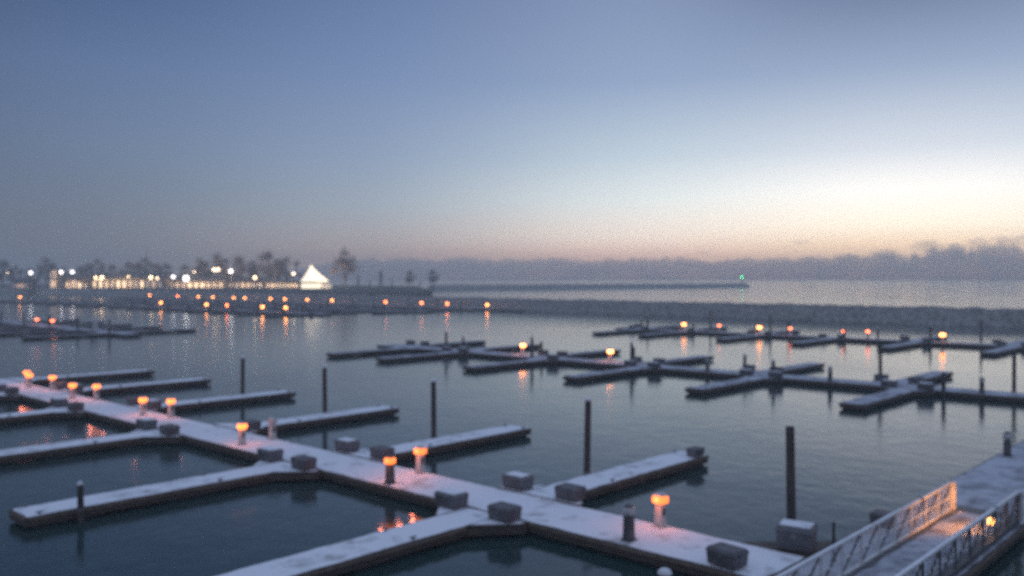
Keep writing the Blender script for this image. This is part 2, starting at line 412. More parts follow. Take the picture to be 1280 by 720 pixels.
def finger_proto(Ln, fine=True, seed=1.0, sm=None):
    sm = sm or (SNOW if fine else THIN)
    root = empty('finger_pier', (0, 0, 0)); root['category'] = 'finger pier'
    w = 0.85
    fr = MB().prism([(0.03, -2.1), (0.32, -2.1), (1.75, -w), (Ln, -w), (Ln, w), (1.75, w), (0.32, 2.1), (0.03, 2.1)], 0.10, DZ)
    fr.build('deck_frame', TIMBER, root)
    rr = MB()
    for s_ in (-1, 1):
        y0, y1 = sorted((s_*(w+0.003), s_*(w+0.045))); rr.box(1.85, Ln-0.02, y0, y1, DZ-0.14, DZ-0.02)
    rr.box(Ln+0.003, Ln+0.045, -w+0.02, w-0.02, DZ-0.14, DZ-0.02)
    rr.build('rub_rail', RAILWOOD, root)
    sn = snow_sheet(MB(), 0.06, Ln-0.02, -w+0.02, w-0.02, DZ+0.003, 0.05, 0.3 if fine else 0.8, 0.07, seed)
    for s_ in (-1, 1): sn.prism([(0.1, s_*0.88), (1.6, s_*0.88), (0.36, s_*2.03), (0.1, s_*2.03)][::s_], DZ+0.003, DZ+0.03)
    sn.build('snow_layer', sm, root)
    for x in (0.6, Ln*0.36, Ln-2.6): MB().box(x, x+2.3, -w+0.08, w-0.08, -0.35, 0.097).build('float', FLOAT, root)
    if fine:
        for x in (Ln*0.35, Ln-0.5):
            for s_ in (-1, 1):
                c_ = MB(); c_.box(x-0.05, x+0.05, s_*(w-0.14)-0.025, s_*(w-0.14)+0.025, DZ+0.004, DZ+0.09); c_.box(x-0.15, x+0.15, s_*(w-0.14)-0.02, s_*(w-0.14)+0.02, DZ+0.092, DZ+0.125)
                c_.build('cleat', STEEL, root)
    return Proto(root)
def pile_proto(h, r=0.145, cap=True, seed=0):
    root = empty('mooring_pile', (0, 0, 0)); root['category'] = 'pile'
    prof = [(r*1.05, -1.5), (r*1.03, 0), (r, h*0.5), (r*0.95, h-0.06), (r*0.86, h)]
    MB().lathe(prof, 14).build('shaft', PILE, root, True)
    MB().lathe([(r*1.12, 0.42), (r*1.12, 0.52)], 14).build('guide_collar', STEEL, root)
    if cap: MB().lathe([(r*0.86, h+0.002), (r*0.93, h+0.05), (r*0.7, h+0.12), (r*0.25, h+0.16)], 12).build('snow_cap', SNOW, root, True)
    return Proto(root)
def pedestal_proto(lens, body=PEDM, bulb_or_fill=None, big=1.0, lens_h=0.24):
    root = empty('power_pedestal', (0, 0, 0)); root['category'] = 'power pedestal'
    MB().box(-0.20, 0.20, -0.20, 0.20, 0, 0.07).bevel(0.01).build('base', body, root)
    MB().box(-0.15, 0.15, -0.15, 0.15, 0.072, 0.82, (0.02, 0.02)).bevel(0.015).build('body', body, root)
    for s_ in (-1, 1): MB().box(-0.07, 0.07, min(s_*0.146, s_*0.165), max(s_*0.146, s_*0.165), 0.42, 0.66).build('socket_cover', PEDD, root)
    MB().lathe([(0.14*big, 0.822), (0.25*big, 0.87), (0.25*big, 0.86+lens_h*0.7), (0.20*big, 0.86+lens_h)], 16).build('lamp_lens', lens, root, True)
    MB().lathe([(0.21*big, 0.863+lens_h), (0.20*big, 0.89+lens_h), (0.05, 0.955+lens_h)], 14).build('cap', body, root, True)
    if bulb_or_fill:
        for s_ in (-1, 1):
            l = bpy.data.lights.new('bulb_or_fill', 'POINT'); l.energy = bulb_or_fill; l.color = (1.0, 0.24, 0.12); l.shadow_soft_size = 0.10
            lo = bpy.data.objects.new('bulb_or_fill', l); COL.objects.link(lo); lo.parent = root; lo.location = (s_*0.46, 0, 1.0)
    return Proto(root)
def box_proto(Lx=0.7, Ly=1.02, h=0.56, snow=True):
    root = empty('dock_box', (0, 0, 0)); root['category'] = 'dock box'
    MB().box(-Lx/2, Lx/2, -Ly/2, Ly/2, 0.03, h*0.78, (-0.03, -0.03)).bevel(0.02).build('body', BOXM, root)
    MB().box(-Lx/2-0.06, Lx/2+0.06, -Ly/2-0.06, Ly/2+0.06, h*0.782, h, (0.07, 0.07)).bevel(0.02).build('lid', LIDM if snow else BOXM, root)
    if snow: snow_sheet(MB(), -Lx/2+0.02, Lx/2-0.02, -Ly/2+0.02, Ly/2-0.02, h+0.002, 0.05, 0.2, 0.05, 2.0).build('snow_cap', SNOW, root)
    MB().box(-Lx/2-0.055, -Lx/2-0.036, -0.08, 0.08, h*0.55, h*0.72).build('latch', STEEL, root)
    return Proto(root)

main_dock('nearest snow-covered main dock with pink lamplight running from the gangway', 23.06, 25.9, 11.53, 82.5, 1.0)
main_dock('second main dock across the basin parallel to the nearest one', 71.2, 74.0, 11.53, 89, 2.0, False)
main_dock('third main dock, a thin dark line before the breakwater', 124.2, 127.0, 11.53, 90, 3.0, False)
main_dock('long dark dock below the town lights carrying the lower row of yellow lamps', 124.2, 127.0, 176, 386, 8.0, False)
main_dock('farthest main dock, lined with amber lamps at the breakwater foot', 176.4, 178.8, 160, 400, 4.0, False)
main_dock('separate dock with two red lamps lying beyond the nearest dock end', 58.6, 61.2, 134, 205, 5.0, False)
main_dock('dark dock in the far basin between the lower and the farthest lamp rows', 150.4, 152.8, 168, 345, 7.0, False)
# the spine runs the other way, out from the shore
sp_ = empty('floating_dock', P(17, 9.5), TH)
tag(sp_, 'wide snowy spine walkway under the gangway linking the main docks', 'dock', 'main docks of the marina')
MB().box(0, 112, -2.0, 2.0, 0.10, DZ).build('deck_frame', TIMBER, sp_)
snow_sheet(MB(), 0.02, 111.9, -1.98, 1.98, DZ+0.003, 0.05, 0.45, 0.07, 6.0).build('snow_layer', THIN, sp_)
MB().prism([(8.93, 2.06), (11.25, 2.06), (8.93, 4.35)], 0.12, DZ-0.004).build('corner_platform', TIMBER, sp_)
rr = MB(); rr.box(0, 112, 2.003, 2.05, DZ-0.13, DZ-0.02); rr.box(0, 112, -2.05, -2.003, DZ-0.13, DZ-0.02); rr.build('rub_rail', RAILWOOD, sp_)
for k in range(18): MB().box(0.3+k*6.2, 5.9+k*6.2, -1.88, 1.88, -0.35, 0.097).build('float', FLOAT, sp_)

F_A = finger_proto(11.7, True, 1.0); F_A2 = finger_proto(11.7, True, 5.0); F_B = finger_proto(11.4, True, 3.0, THIN); F_C = finger_proto(12.2, False, 4.0)
GA = 'finger piers of the nearest dock'; GB = 'finger piers of the second dock'; GC = 'finger piers of the third dock'; GE = 'finger piers of the farthest dock'
A_far = [22.6, 34.0, 45.6, 57.6, 70.2, 80.6]; A_near = [22.5, 34.8, 47.5, 60.3, 72.0]
for i, b_ in enumerate(A_far):
    F_A.put(P(25.95, b_), TH, "snowy finger pier on the nearest dock's open-water side, %s from the gangway" % ORD[i], GA)
for i, b_ in enumerate(A_near):
    F_A2.put(P(23.01, b_), TH+math.pi, "snowy finger pier over dark water on the nearest dock's shore side, %s from the gangway" % ORD[i], GA)
B_near = [23.5, 35.7, 48.0, 60.6, 74.0, 83.0]; B_far = [25.5, 37.5, 50.0, 62.5, 75.0, 85.0]
for i, b_ in enumerate(B_near):
    F_B.put(P(71.15, b_), TH+math.pi, "finger pier on the second dock's shore side, %s from the spine walkway" % ORD[i], GB)
for i, b_ in enumerate(B_far):
    F_C.put(P(74.05, b_), TH, "finger pier on the second dock's lake side, %s from the spine walkway" % ORD[i], GB)
C_b = [28.3, 40.0, 51.5, 62.7, 76.0, 84.7]; K_b = [181+12.2*k for k in range(17)]
GK = 'finger piers of the lower lamp-row dock'
for i, b_ in enumerate(C_b):
    F_C.put(P(124.15, b_), TH+math.pi, "distant finger pier on the third dock's shore side, %s from the spine walkway" % ORD[i], GC)
    if i != 2: F_C.put(P(127.05, b_+1.5), TH, "distant finger pier on the third dock's lake side, %s from the spine walkway" % ORD[i], GC)
for i, b_ in enumerate(K_b):
    F_C.put(P(124.15, b_), TH+math.pi, "far finger pier on the lower lamp-row dock's near side, %s counting towards the town" % ORD[i], GK)
    if i != 9: F_C.put(P(127.05, b_+1.5), TH, "far finger pier on the lower lamp-row dock's lake side, %s counting towards the town" % ORD[i], GK)
for i in range(18):
    F_C.put(P(176.35, 176+12.3*i), TH+math.pi, "far-off finger pier on the farthest dock, %s counting away from the lake" % ORD[i], GE)
for i in range(14):
    F_C.put(P(150.35, 174+12.3*i), TH+math.pi, "far-off finger pier on the far basin dock's shore side, %s counting away from the lake" % ORD[i], 'finger piers of the far basin dock')
    F_C.put(P(152.85, 175+12.3*i), TH, "far-off finger pier on the far basin dock's lake side, %s counting away from the lake" % ORD[i], 'finger piers of the far basin dock')
for i in range(5):
    F_C.put(P(58.55, 140+12.2*i), TH+math.pi, "finger pier on the separate red-lamp dock's shore side, %s from its open end" % ORD[i], 'finger piers of the separate dock')
    F_C.put(P(61.25, 141+12.2*i), TH, "finger pier on the separate red-lamp dock's lake side, %s from its open end" % ORD[i], 'finger piers of the separate dock')

bx = box_proto(); bxd = box_proto(0.66, 0.95, 0.54, False)
# ------------------------------------------------------------------ mooring piles
def px_pile(a, b_, top, label, grp, r=0.145, cap=True):
    pile_proto(top, r, cap).put(P(a, b_), rng.random()*6, label, grp).rotation_euler = (rng.uniform(-0.02, 0.02), rng.uniform(-0.02, 0.02), rng.random()*6)
GP = 'tall mooring piles behind the nearest dock'
px_pile(30.7, 23.75, 3.62, 'tall dark mooring pile behind the finger pier closest to the gangway', GP)
px_pile(32.0, 35.15, 3.44, 'tall dark mooring pile behind the second open-water finger pier', GP)
px_pile(33.2, 46.75, 3.3, 'mooring pile behind the third open-water finger pier', GP)
px_pile(34.4, 58.75, 3.1, 'faint mooring pile behind the fourth open-water finger pier', GP)
px_pile(27.4, 12.72, 4.15, 'tallest dark mooring pile, behind the big dock box by the gangway', GP, 0.15, False)
px_pile(13.1, 33.7, 1.35, 'short pale-topped mooring pile beside the second shore-side finger pier', 'short mooring piles', 0.115)
px_pile(18.7, 12.0, 1.62, 'snow-capped mooring pile whose top just shows at the bottom edge', 'short mooring piles', 0.2)
SP = pile_proto(1.9, 0.15); SQ = pile_proto(3.5, 0.14, False); SR = pile_proto(2.7, 0.15)
for i, b_ in enumerate((20.9, 34.6, 49.3, 62.2, 75.6)):
    (SP if i < 2 else SR).put(P(70.8, b_), i*1.3, "mooring pile on the second dock's shore side, %s from the spine walkway" % ORD[i], 'piles along the second dock')
for i, b_ in enumerate((17.0, 26.9, 39.2, 51.6, 64.0, 76.5)):
    (SQ if i < 2 else SP).put(P(74.45, b_), i*1.7, "mooring pile on the second dock's lake side, %s from the spine walkway" % ORD[i], 'piles along the second dock')
for i, b_ in enumerate((26.6, 38.2, 49.7, 61, 74.3, 83)):
    (SP, SR, SP, SQ)[i % 4].put(P(123.8, b_), i*0.9, "distant mooring pile on the third dock's shore side, %s from the spine walkway" % ORD[i], 'piles along the third dock')
for i in range(5):
    (SQ, SP, SR)[i % 3].put(P(127.4, 33+13.4*i), i*0.7, "distant mooring pile on the third dock's lake side, %s from the spine walkway" % ORD[i], 'piles along the third dock')
for i in range(16):
    (SR, SQ, SP)[i % 3].put(P(123.8, 183.5+12.2*i), i*0.7, "far mooring pile on the lower lamp-row dock, %s counting towards the town" % ORD[i], 'piles along the lower lamp-row dock')
for i in range(16):
    (SR, SQ, SQ)[i % 3].put(P(164.0+rng.uniform(-1, 8), 170+13.1*i), i*0.7, "far-off mooring pile by the farthest dock, %s counting away from the lake" % ORD[i], 'piles along the farthest dock')
for i in range(14):
    (SR, SQ)[i % 2].put(P(149.9, 172.2+12.3*i), i*0.8, "far-off mooring pile along the far basin dock, %s counting away from the lake" % ORD[i], 'piles along the far basin dock')
    bxd.put(P(149.6, 175.4+12.3*i, DZ+0.03), TH, "far-off dock box on the far basin dock, %s counting away from the lake" % ORD[i], 'dock boxes on the far basin dock')
for i in range(5):
    SR.put(P(58.0, 138+12.2*i), i, "mooring pile beside the separate red-lamp dock, %s from its open end" % ORD[i], 'piles along the separate dock')

# ------------------------------------------------------------------ power pedestals and their lamps
def by_px(px, a, z):      # where on the line a the eye finds that bearing
    k = (px-640)/1100; Y = a/(k*UX+UY); X = k*Y
    return Vector((X, Y, z))
PZ = DZ+0.03
GPA = 'power pedestals along the nearest dock'
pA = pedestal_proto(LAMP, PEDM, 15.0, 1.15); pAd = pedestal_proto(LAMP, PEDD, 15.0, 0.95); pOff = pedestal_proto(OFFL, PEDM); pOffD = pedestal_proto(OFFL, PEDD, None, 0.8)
pA2 = pedestal_proto(glow('amber lamp lens of the further pedestals', (1.0, 0.21, 0.03), 3.4, (0.35, 0.2, 0.1)), PEDM, 13.0, 1.0)
pA.put(P(25.55, 16.6, PZ), TH, 'white pedestal with a wide orange lamp, on the nearest dock closest to the gangway', GPA)
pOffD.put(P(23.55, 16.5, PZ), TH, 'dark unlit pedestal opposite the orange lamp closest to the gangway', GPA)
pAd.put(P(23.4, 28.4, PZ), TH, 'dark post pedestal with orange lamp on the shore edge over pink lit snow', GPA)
pA.put(P(25.6, 29.0, PZ), TH, 'white pedestal with orange lamp facing the dark post across pink lit snow', GPA)
pA2.put(by_px(302, 23.7, PZ), TH, 'lone orange lamp pedestal opposite the unlit white pedestal', GPA)
pOff.put(by_px(340, 25.6, PZ), TH, 'unlit white pedestal beside the third open-water finger pier', GPA)
pA2.put(by_px(178, 24.7, PZ), TH, 'shore-side one of the two orange lamps before the fourth open-water finger', GPA)
pA2.put(by_px(213, 25.6, PZ), TH, 'open-water one of the two orange lamps before the fourth open-water finger', GPA)
pA2.put(by_px(90, 24.7, PZ), TH, 'shore-side one of the two orange lamps before the fifth open-water finger', GPA)
pA2.put(by_px(120, 25.6, PZ), TH, 'open-water one of the two orange lamps before the fifth open-water finger', GPA)
pA2.put(by_px(65, 25.65, PZ), TH, 'single orange lamp between the fifth and sixth open-water fingers', GPA)
pB = pedestal_proto(LAMPB, PEDM, 22.0, 1.25, 0.3)
pA2.put(by_px(33, 25.6, PZ), TH, 'brighter one of two touching orange lamps at the nearest dock end', GPA)
pA2.put(by_px(36, 25.0, PZ), TH, 'lower one of two touching orange lamps at the nearest dock end', GPA)
GPB = 'power pedestals along the second dock'
pB.put(P(73.6, 66.0, PZ), TH, 'yellow lamp pedestal farther along the second dock', GPB)
pB.put(P(73.6, 53.9, PZ), TH, 'yellow lamp pedestal lighting the second dock near its corner finger', GPB)
for i, b_ in enumerate((18.5, 30.0, 41.5)):
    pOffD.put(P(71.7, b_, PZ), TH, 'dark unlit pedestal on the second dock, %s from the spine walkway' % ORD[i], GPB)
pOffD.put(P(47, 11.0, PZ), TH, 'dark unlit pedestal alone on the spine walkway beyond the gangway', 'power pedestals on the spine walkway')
GPC = 'power pedestals along the third dock'
pC = pedestal_proto(LAMPB, PEDM, None, 1.4, 0.36); pCd = pedestal_proto(LAMPR, PEDM, None, 1.0)
for i, (b_, br) in enumerate(((37.0, 1), (47.4, 0), (50.2, 0), (59, 0), (63.3, 1), (71, 0), (76.6, 1))):
    (pC if br else pCd).put(P(126.3 if i % 2 else 124.8, b_, PZ), TH, '%s lamp pedestal on the third dock, %s from the spine walkway' % ('bright amber' if br else 'faint reddish', ORD[i]), GPC)
pF = pedestal_proto(LAMPF, PEDM, None, 1.5, 0.5); pFd = pedestal_proto(LAMPFD, PEDM, None, 1.4, 0.55)
for i, (px, br) in enumerate(((357, 1), (328, 1), (283, 0), (258, 1), (201, 1), (25, 1))):
    v = by_px(px, 125.5, PZ)
    (pF if br else pFd).put(v, TH, '%s far lamp on the lower lamp-row dock, %s counting towards the town lights' % ('yellow' if br else 'reddish', ORD[i]), 'lamps along the lower lamp-row dock')
for i, (px, br) in enumerate(((609, 2), (559, 0), (527, 0), (482, 0), (415, 1), (384, 1), (356, 1), (338, 1), (306, 1), (292, 1), (266, 1), (248, 1), (222, 0), (187, 1))):
    v = by_px(px, 177.5, PZ)
    (pF if br else pFd).put(v, TH, '%s lamp on the farthest dock, %s counting from the lake side' % ('yellow' if br else 'reddish', ORD[i]), 'lamps along the farthest dock')
pG = pedestal_proto(LAMPR, PEDM, 12.0, 1.2, 0.26)
pG.put(P(60, 174, PZ), TH, 'red lamp pedestal on the separate dock, the one farther along', 'lamps on the separate dock')
pG.put(P(60, 166.5, PZ), TH, 'red lamp pedestal on the separate dock, the one nearer its open end', 'lamps on the separate dock')

# ------------------------------------------------------------------ dock boxes
GX = 'dock boxes on the nearest dock'
k = 0
for side, lst, a_, rz in (("open-water", A_far, 26.42, TH+math.pi), ("shore", A_near, 22.6, TH)):
    for i, b_ in enumerate(lst[:5]):
        for s_, w_ in ((-1, 'gangway-facing'), (1, 'town-facing')):
            if side == 'open-water' and i == 2 and s_ == 1: continue
            q = bx if (k*7 + i) % 3 else bxd; k += 1
            q.put(P(a_, b_ + s_*1.36, DZ+0.03), rz, "grey dock box on the %s corner of the %s %s-side finger" % (w_, ORD[i], side), GX)
for i, b_ in enumerate(B_near[:5]):
    for s_, w_ in ((-1, 'gangway-facing'), (1, 'town-facing')):
        if (i, s_) == (3, 1): continue
        bx.put(P(70.7, b_+s_*1.36, DZ+0.03), TH, "dark dock box at the %s corner of the second dock's %s shore-side finger" % (w_, ORD[i]), 'dock boxes on the second dock')
for i, b_ in enumerate(B_far[:6]):
    for s_, w_ in ((-1, 'gangway-facing'), (1, 'town-facing')):
        if (i, s_) == (4, -1): continue
        bxd.put(P(74.6, b_+s_*1.36, DZ+0.03), TH+math.pi, "dark dock box at the %s corner of the second dock's %s lake-side finger" % (w_, ORD[i]), 'dock boxes on the second dock')
for i, b_ in enumerate(C_b):
    for s_, w_ in ((-1, 'gangway-facing'), (1, 'town-facing')):
        bxd.put(P(123.7, b_+s_*1.36, DZ+0.03), TH, "distant dock box at the %s corner of the third dock's %s shore-side finger" % (w_, ORD[i]), 'dock boxes on the third dock')
        if s_ > 0 and i != 2: bxd.put(P(127.6, b_+1.5+s_*1.36, DZ+0.03), TH+math.pi, "distant dock box beside the third dock's %s lake-side finger" % ORD[i], 'dock boxes on the third dock')
for i, b_ in enumerate(K_b):
    bxd.put(P(123.7, b_-1.36, DZ+0.03), TH, "far dock box at the lower lamp-row dock's %s near-side finger" % ORD[i], 'dock boxes on the lower lamp-row dock')
big = box_proto(0.8, 1.05, 0.78)
big.put(P(26.5, 12.15, DZ+0.01), TH+R(12), 'big snow-topped dock box standing at the foot of the tallest pile', GX)
bxd.put(P(23.45, 12.9, DZ+0.05), TH+R(-8), 'dark wedge-like dock box on the nearest dock edge before the gangway rail', GX)
bxd.put(P(36.9, 22.0, DZ+0.05), TH+R(90), 'small dark box at the outer end of the finger closest to the gangway', GX, (0.8, 0.75, 0.75))
bxd.put(P(30.9, 11.05, DZ+0.05), TH, 'small dark box on the spine walkway behind the gangway rail', 'boxes on the spine walkway', (0.9, 0.7, 0.85))
# thin stake beside the big dock box
st = empty('marker_stake', P(26.0, 10.75, DZ+0.05), TH); tag(st, 'thin dark stake standing beside the big snow-topped dock box', 'stake')
MB().lathe([(0.05, 0), (0.045, 1.15)], 8).build('post', BLACKM, st); MB().lathe([(0.12, -0.03), (0.10, 0.03)], 10).build('foot', STEEL, st)
# pale cabinet at the end of the separate dock
cb = empty('utility_cabinet', by_px(117, 59.9, DZ+0.05), TH); tag(cb, 'pale upright utility cabinet standing on the separate red-lamp dock', 'cabinet')
MB().box(-0.4, 0.4, -0.6, 0.6, 0, 1.65).bevel(0.03).build('body', PEDM, cb); MB().box(-0.46, 0.46, -0.66, 0.66, 1.653, 1.75, (0.1, 0.1)).build('lid', SNOW, cb)
MB().box(-0.42, -0.403, -0.5, 0.5, 0.2, 1.5).build('door', LIDM, cb)

# ------------------------------------------------------------------ gangway
G0, G1, GL, GR = 13.0, 34.3, 9.85, 7.68
gw = empty('gangway', P(G0, (GL+GR)/2, DZ+0.10), TH)
tag(gw, 'aluminium gangway with trussed rails and a glowing lamp at its lower end', 'gangway')
Ln = G1-G0; hw = (GL-GR)/2
MB().box(0, Ln, -hw+0.06, hw-0.06, 0.0, 0.06).build('deck_plate', ALUD, gw)
snow_sheet(MB(), 0.05, Ln-0.1, -hw+0.22, hw-0.22, 0.062, 0.03, 0.35, 0.12, 8.0).build('snow_layer', THIN, gw)
for s_ in (1, -1):  # lamplight put into colour: lit rail's metal paler than the other's
    y = s_*hw
    brk = Ln-3.4 if s_ > 0 else Ln-3.0
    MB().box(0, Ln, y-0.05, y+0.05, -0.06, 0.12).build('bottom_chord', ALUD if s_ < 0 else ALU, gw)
    h = MB(); h.box(0, brk, y-0.065, y+0.065, 1.0, 1.07); h.box(brk+0.22, Ln, y-0.065, y+0.065, 1.0, 1.08); h.bevel(0.012)
    h.build('handrail', ALU, gw)
    MB().box(brk, brk+0.22, y-0.04, y+0.04, 1.005, 1.05).build('rail_joint', BLACKM, gw)
    snow_sheet(MB(), 0.05, brk-0.05, y-0.05, y+0.05, 1.074, 0.02, 0.12, 0.02, 9.0+s_).build('rail_snow', SNOW, gw)
    MB().box(0, Ln, y-0.02, y+0.02, 0.50, 0.545).build('mid_rail', ALU, gw)
    npost = 15
    for i in range(npost+1):
        x = 0.05 + (Ln-0.1)*i/npost
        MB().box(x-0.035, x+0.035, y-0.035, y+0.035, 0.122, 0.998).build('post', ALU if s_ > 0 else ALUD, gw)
        if i < npost:
            x2 = 0.05 + (Ln-0.1)*(i+1)/npost
            MB().bar((x+0.05, y, 0.14), (x2-0.05, y, 0.98), 0.03).build('diagonal', ALUD, gw)
            pk = MB()
            for q in range(1, 6):
                xx = x + (x2-x)*q/6; pk.box(xx-0.014, xx+0.014, y-0.058+(0 if s_ < 0 else 0.078), y-0.04+(0 if s_ < 0 else 0.078), 0.15, 0.99)
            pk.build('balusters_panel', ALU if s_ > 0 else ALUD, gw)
    MB().box(Ln+0.003, Ln+0.12, y-0.14, y+0.14, 0.02, 1.05).bevel(0.01).build('end_plate', ALU, gw)
MB().box(Ln+0.125, Ln+0.95, -hw+0.1, hw-0.1, -0.02, 0.03, (0.05, 0.0)).build('landing_flap', ALUD, gw)
for s_ in (1, -1): MB().lathe([(0.1, -0.10), (0.1, -0.005)], 12, Ln-0.4, s_*(hw-0.3)).build('roller', BLACKM, gw)
# lamp on the rail
bl = empty('bulkhead_lamp', P(31.7, GR+0.0, DZ-0.08), TH)
tag(bl, 'small round glowing lamp fixed to the far rail of the gangway', 'lamp')
MB().box(-0.09, 0.09, 0.06, 0.085, 0.55, 0.83).build('bracket', ALUD, bl)
MB().lathe([(0.09, 0.58), (0.11, 0.62), (0.11, 0.76), (0.07, 0.8)], 12, 0, 0.20).build('glass', BULK, bl, True)
for (x_, y_, w_) in ((0, 0.34, 260.0), (2.2, 1.60, 24.0)):  # second is an added fill brightening the end plate, no lamp there
    l = bpy.data.lights.new('bulb_or_fill', 'SPOT'); l.energy = w_; l.color = (1.0, 0.36, 0.07); l.shadow_soft_size = 0.06; l.spot_size = R(150); l.spot_blend = 0.7
    lo = bpy.data.objects.new('bulb_or_fill', l); COL.objects.link(lo); lo.parent = bl; lo.location = (x_, y_, 0.7); lo.rotation_euler = Vector((0.15, 1.0, -0.12)).to_track_quat('-Z', 'Y').to_euler()

# ------------------------------------------------------------------ the lit far shore
def wx(px, Y): return (px-640)/1100*Y
def hall(label, px0, px1, Y, depth, h, roofh, wall, wins, cat='building', name='shore_building', hip=0.0):
    x0, x1 = wx(px0, Y), wx(px1, Y); cx = (x0+x1)/2; w = x1-x0
    root = empty(name, (cx, Y, LZ)); tag(root, label, cat)
    MB().box(-w/2, w/2, 0, depth, -0.5, h).build('wall', wall, root)
    r = MB(); e_ = 0.6
    if roofh > 0:
        pts = [(-w/2-e_, -e_, h+0.003), (w/2+e_, -e_, h+0.003), (w/2+e_, depth+e_, h+0.003), (-w/2-e_, depth+e_, h+0.003)]
        v = [r.bm.verts.new(p) for p in pts] + [r.bm.verts.new((-w/2-e_+hip, depth/2, h+roofh)), r.bm.verts.new((w/2+e_-hip, depth/2, h+roofh))]
        for f in ((3, 2, 1, 0), (0, 1, 5, 4), (2, 3, 4, 5), (0, 4, 3), (1, 2, 5)): r.bm.faces.new([v[i] for i in f])
    else:
        r.box(-w/2-0.3, w/2+0.3, -0.3, depth+0.3, h+0.003, h+0.35)
    r.build('roof', ROOFM, root)
    for (fx, fw, z0, z1, mt) in wins:
        c_ = -w/2 + fx*w
        q = MB().box(c_-fw/2, c_+fw/2, -0.06, -0.004, z0, z1).build('window', mt, root)
        MB().box(c_-fw/2-0.12, c_+fw/2+0.12, -0.16, -0.063, z1+0.003, z1+0.2).build('lintel', wall, q)
    return root
def bays(n, fw, z0, z1, mats, f0=0.03, f1=0.97):
    return [(f0 + (f1-f0)*(i+0.5)/n, fw, z0, z1, mats[(i*5 + i//3) % len(mats)]) for i in range(n)]
hall('long low hall with a row of warm lit tall windows below bare trees', 112, 206, 505, 16, 5.6, 3.2, WALLM,
     bays(12, 1.6, 0.4, 4.2, [WINB, WINW, WIND, WINW, WINW, WINB, WIND]) + [(0.09, 1.4, 4.5, 5.5, WINB), (0.14, 1.4, 4.5, 5.5, WINB)])
hall('lower lit hall behind the brightest white floodlight', 208, 282, 515, 14, 4.4, 2.6, WALLM,
     bays(9, 2.0, 0.3, 3.0, [WIND, WINB, WINW, WIND, WINW]), hip=4)
hall('dim lit cabin between the pair of pale lamps and the white tent', 284, 330, 520, 12, 4.0, 2.4, BRICKM,
     bays(6, 2.2, 0.4, 2.8, [WIND, WINW, WIND]), hip=3)
hall('long dim shelter with faint lit bays beside the white tent', 331, 374, 515, 8, 3.4, 1.2, WALLM,
     bays(7, 2.0, 0.4, 2.4, [WIND, WIND, WINW]))
hall('narrow tall stair tower with glowing pale front', 62, 71, 495, 5, 10.5, 0, WALLM,
     [(0.3, 1.0, 5.0, 10.0, WIND), (0.75, 1.0, 6.0, 10.2, WINW), (0.5, 3.0, 0.4, 4.6, WINW)], 'tower', 'stair_tower')
hall('brown house with warm lit doorway beside the stair tower', 81, 111, 500, 11, 5.2, 3.0, BRICKM,
     [(0.12, 2.2, 0.3, 3.4, WINW), (0.36, 3.0, 0.3, 4.4, WINW), (0.62, 1.6, 0.3, 3.2, WINB), (0.85, 2.4, 0.4, 2.4, WIND)])
hall('small lit kiosk among dark trees under a lone floodlight', 15, 36, 490, 9, 3.6, 2.0, BRICKM,
     bays(4, 1.5, 0.4, 2.6, [WIND, WINW, WINW, WIND]))
# white marquee tent
T = empty('marquee_tent', (wx(394, 495), 495, LZ)); T.scale = (0.92, 0.92, 0.94); tag(T, 'glowing white marquee tent with a steep peaked roof', 'tent')
w = 7.6
MB().box(-w+0.3, w*0.52, -5.5, 5.5, -0.3, 2.9).build('side_wall', TENTM, T)
MB().prism([(w*0.53, -5.0), (w+1.6, -5.0), (w+1.6, 5.0), (w*0.53, 5.0)], -0.3, 2.4).build('annex_wall', TENTD, T)
r = MB()
def tent_roof(mb, x0, x1, y0, y1, z0, px_, z1, n=7):
    rows = []
    for k in range(n+1):
        f = k/n; s_ = (1-f)**1.25; zz = z0 + (z1-z0)*f
        cxx = (x0+x1)/2*(s_) + px_*(1-s_); hx = (x1-x0)/2*s_+0.12; hy = (y1-y0)/2*s_+0.12
        rows.append([mb.bm.verts.new(p) for p in ((cxx-hx, -hy, zz), (cxx+hx, -hy, zz), (cxx+hx, hy, zz), (cxx-hx, hy, zz))])
    for k in range(n):
        for i in range(4): mb.bm.faces.new((rows[k][i], rows[k][(i+1) % 4], rows[k+1][(i+1) % 4], rows[k+1][i]))
    mb.bm.faces.new(rows[0][::-1]); mb.bm.faces.new(rows[-1])
    return mb
tent_roof(r, -w, w*0.95, -6, 6, 4.0, -2.4, 14.2).build('roof', TENTM, T)
MB().box(-w+0.2, w*0.9, -5.8, 5.8, 3.0, 3.9).build('eave_band', noisy('grey canvas valance', (0.22, 0.20, 0.18), (0.3, 0.28, 0.25), 1, 0.9, 0), T)
MB().lathe([(0.06, 14.2), (0.04, 15.6)], 6, -2.4, 0).build('mast', STEEL, T)

